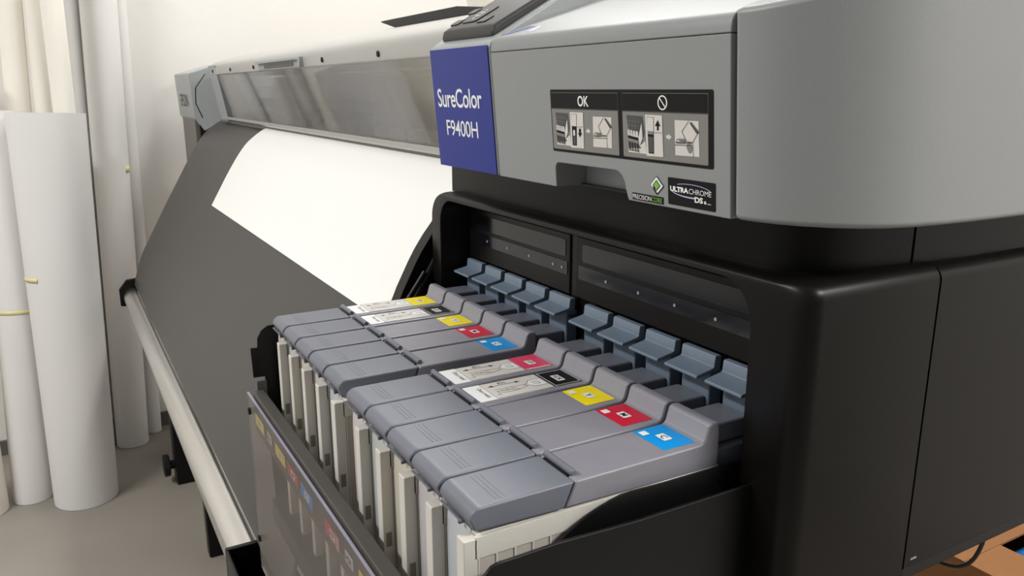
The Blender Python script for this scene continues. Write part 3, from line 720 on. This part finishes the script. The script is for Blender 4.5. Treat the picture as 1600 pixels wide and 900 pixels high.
    if long_:
        text('lettering', 'Once a week', LP, xa+.009, xb-.006, .3115, .3160, .0004, m_dark, lab)
        text('lettering', 'x25', LP, xa+.0035, xa+.0080, .3350, .3430, .0005, m_dark, lab, rot=0)

cam_scaled(False)
# ================================================================== the loose things
pp = offs([p for p in prof if p[1] >= .935 and p[0] <= .52], .0022)
pp = [q for q in pp if q[0] < .53]
wpap = sheet('transfer_paper', pp, -1.972, -.8400, .0006, paper_w, None)
tag(wpap, 'bright white paper sheet coming down over the dark media plate', 'paper')
# dark tray on top of the printer
tray = prism('accessory_tray', [(-1.507, 1.3155), (-1.170, 1.3155), (-1.145, 1.3235), (-1.2365, 1.3320), (-1.580, 1.3320), (-1.578, 1.3290)], 'y', .602, .80, mat('tray_charcoal', s2l(40, 40, 42), .5, noise=.05, spec=.3), None, .0015)
tag(tray, 'dark grey shallow tray lying on top of the printer behind its keypad', 'tray')

def roll(name, base, topp, r0, r1, m, label, group, seam=200, tapes=(), wall=.0016):
    a = Vector(base); b = Vector(topp); d = (b-a).normalized()
    u = (Vector((1, 0, 0))-d*d.x).normalized(); v_ = d.cross(u)
    N = 64; turns = 2.15; th = wall
    vs = []; fs = []
    steps = int(N*turns)
    def ring(c, r, extra):
        out = []
        for k in range(steps+1):
            ang = math.radians(seam)-2*math.pi*k/N
            rr = r-.0022*k/N - extra
            out.append(c+(u*math.cos(ang)+v_*math.sin(ang))*rr)
        return out
    # the base is cut level so the roll stands on the floor, however it leans
    A0, A1, B0, B1 = ring(a, r0, 0), ring(a, r0, th), ring(b, r1, 0), ring(b, r1, th)
    def drop(p): t_ = (base[2]-p.z)/d.z; return p+d*t_
    A0 = [drop(p) for p in A0]; A1 = [drop(p) for p in A1]
    n_ = steps+1; vs = A0+A1+B0+B1
    for k in range(steps):
        fs += [(k, k+1, 2*n_+k+1, 2*n_+k), (n_+k, 3*n_+k, 3*n_+k+1, n_+k+1), (k, n_+k, n_+k+1, k+1), (2*n_+k, 2*n_+k+1, 3*n_+k+1, 3*n_+k)]
    fs += [(0, 2*n_, 3*n_, n_), (n_-1, 2*n_-1, 4*n_-1, 3*n_-1)]
    e = empty(name, base, label, 'paper roll', group)
    o = make('rolled_sheet', vs, fs, m, e, angle=50)
    for (t_, a0, a1, hgt) in tapes:
        c = a.lerp(b, t_); r = r0+(r1-r0)*t_+.0006; tv = []; tf = []; n2 = 24
        for k in range(n2+1):
            ang = math.radians(a0+(a1-a0)*k/n2)
            for s_ in (-hgt/2, hgt/2): tv.append(c+d*s_+(u*math.cos(ang)+v_*math.sin(ang))*r)
        for k in range(n2): tf.append((2*k, 2*k+1, 2*k+3, 2*k+2))
        tp_ = make('tape', tv, tf, tape_m, e, angle=60)
        sm = tp_.modifiers.new('thickness', 'SOLIDIFY'); sm.thickness = .0004
    return e
G = 'paper rolls standing against the left wall'
def T(px, py, X): return atx(px, py, X)
roll('paper_roll', (-2.553, -.028, .001), T(71, 177, -2.60), .088, .100, paper_r, 'wide white paper roll in front, tape scrap on its left edge, loose flap', G, seam=262, tapes=[(.60, 272, 318, .012)])
roll('paper_roll', (-2.635, -.168, .001), T(2, 175, -2.745), .056, .062, paper_r, 'white paper roll ringed by yellow tape, left of the wide front roll', G, seam=100, tapes=[(.50, 200, 400, .012)])
roll('paper_roll', (-2.60, -.300, .001), T(-150, 60, -2.75), .070, .070, paper_k, 'cream leaning paper roll at the lower left corner', G, seam=120)
roll('paper_roll', (-2.905, .130, .001), T(148, -60, -2.925), .052, .055, paper_r, 'tall white paper roll with a scrap of tape, nearest the printer', G, seam=100, tapes=[(.60, 48, 82, .022)])
roll('paper_roll', (-2.945, .035, .001), T(95, -60, -2.975), .045, .043, paper_r, 'tall white paper roll half hidden behind the wide front roll', G, seam=120)
roll('paper_roll', (-2.975, .206, .001), T(180, -60, -2.985), .026, .022, paper_r, 'slim white paper roll against the wall, rightmost of the rolls', G, seam=80)
roll('paper_roll', (-2.78, .035, .001), T(73, -60, -2.79), .031, .031, paper_c, 'slim tall cream roll rising behind the wide front roll', G, seam=120)
roll('paper_roll', (-2.86, -.040, .001), T(46, -60, -2.87), .026, .026, paper_c, 'slim tall cream roll, middle of the three cream ones', G, seam=120)
roll('paper_roll', (-2.88, -.120, .001), T(8, -60, -2.89), .034, .034, paper_c, 'slim tall cream roll at the left edge of the photo', G, seam=120)
roll('paper_roll', (-1.95, 1.45, .001), T(745, -40, -1.95), .045, .045, paper_c, 'cream roll far behind the printer, seen above the keypad', 'paper roll behind the printer', seam=120)

# cardboard box under the machine, with a blue package inside
bx = empty('cardboard_box', (-.75, 1.66, 0), 'open brown cardboard box on the floor under the cabinet', 'box')
BZ = .45
mb = MB(); x0, x1, y0, y1 = -1.25, -.20, 1.213, 1.66
mb.box(x0, x1, y0, y0+.006, 0, BZ).box(x0, x1, y1-.006, y1, 0, BZ).box(x0, x0+.006, y0+.006, y1-.006, 0, BZ).box(x1-.006, x1, y0+.006, y1-.006, 0, BZ).box(x0+.006, x1-.006, y0+.006, y1-.006, 0, .006)
mb.build('carton', card, bx, .001, seg=1)
q1 = atz(1560, 850, BZ)
MB().box(x0, -.638, y0, y1-.191, BZ, BZ+.004).build('flap', card, bx)
MB().box(-.637, x1, y0, y0+.100, BZ, BZ+.004).build('flap', card, bx)
MB().box(x0, x1, y1-.19, y1, BZ, BZ+.004).build('flap', card, bx)
pk = prism('blue_package', rrect(-.645, -.22, .012, .435, .03, 5), 'y', 1.27, 1.45, blue_pack, None, .012)
tag(pk, 'glossy blue package lying inside the open cardboard box', 'package')
# power cable hanging under the cabinet
cu = bpy.data.curves.new('power_cable', 'CURVE'); cu.dimensions = '3D'; cu.bevel_depth = .0022; cu.bevel_resolution = 4
pts = [(1438, 858, .80), (1462, 876, .80), (1482, 884, .80), (1500, 886, .80), (1516, 880, .80), (1528, 866, .80), (1538, 843, .80), (1542, 820, .80)]
sp = cu.splines.new('NURBS'); sp.points.add(len(pts)-1); sp.use_endpoint_u = True; sp.order_u = 4
for k, (x, y, Y) in enumerate(pts):
    p = aty(x, y, Y); sp.points[k].co = (p.x, p.y, p.z, 1)
co = bpy.data.objects.new('power_cable', cu); COL.objects.link(co); co.data.materials.append(rubber)
dg = bpy.context.evaluated_depsgraph_get(); me = bpy.data.meshes.new_from_object(co.evaluated_get(dg)); me.name = 'power_cable'
bpy.data.objects.remove(co)
me.transform(Matrix.Identity(4)); oc = link('power_cable', me)
for p in me.polygons: p.use_smooth = True
tag(oc, 'thin black cable looping down from under the black cabinet', 'cable')
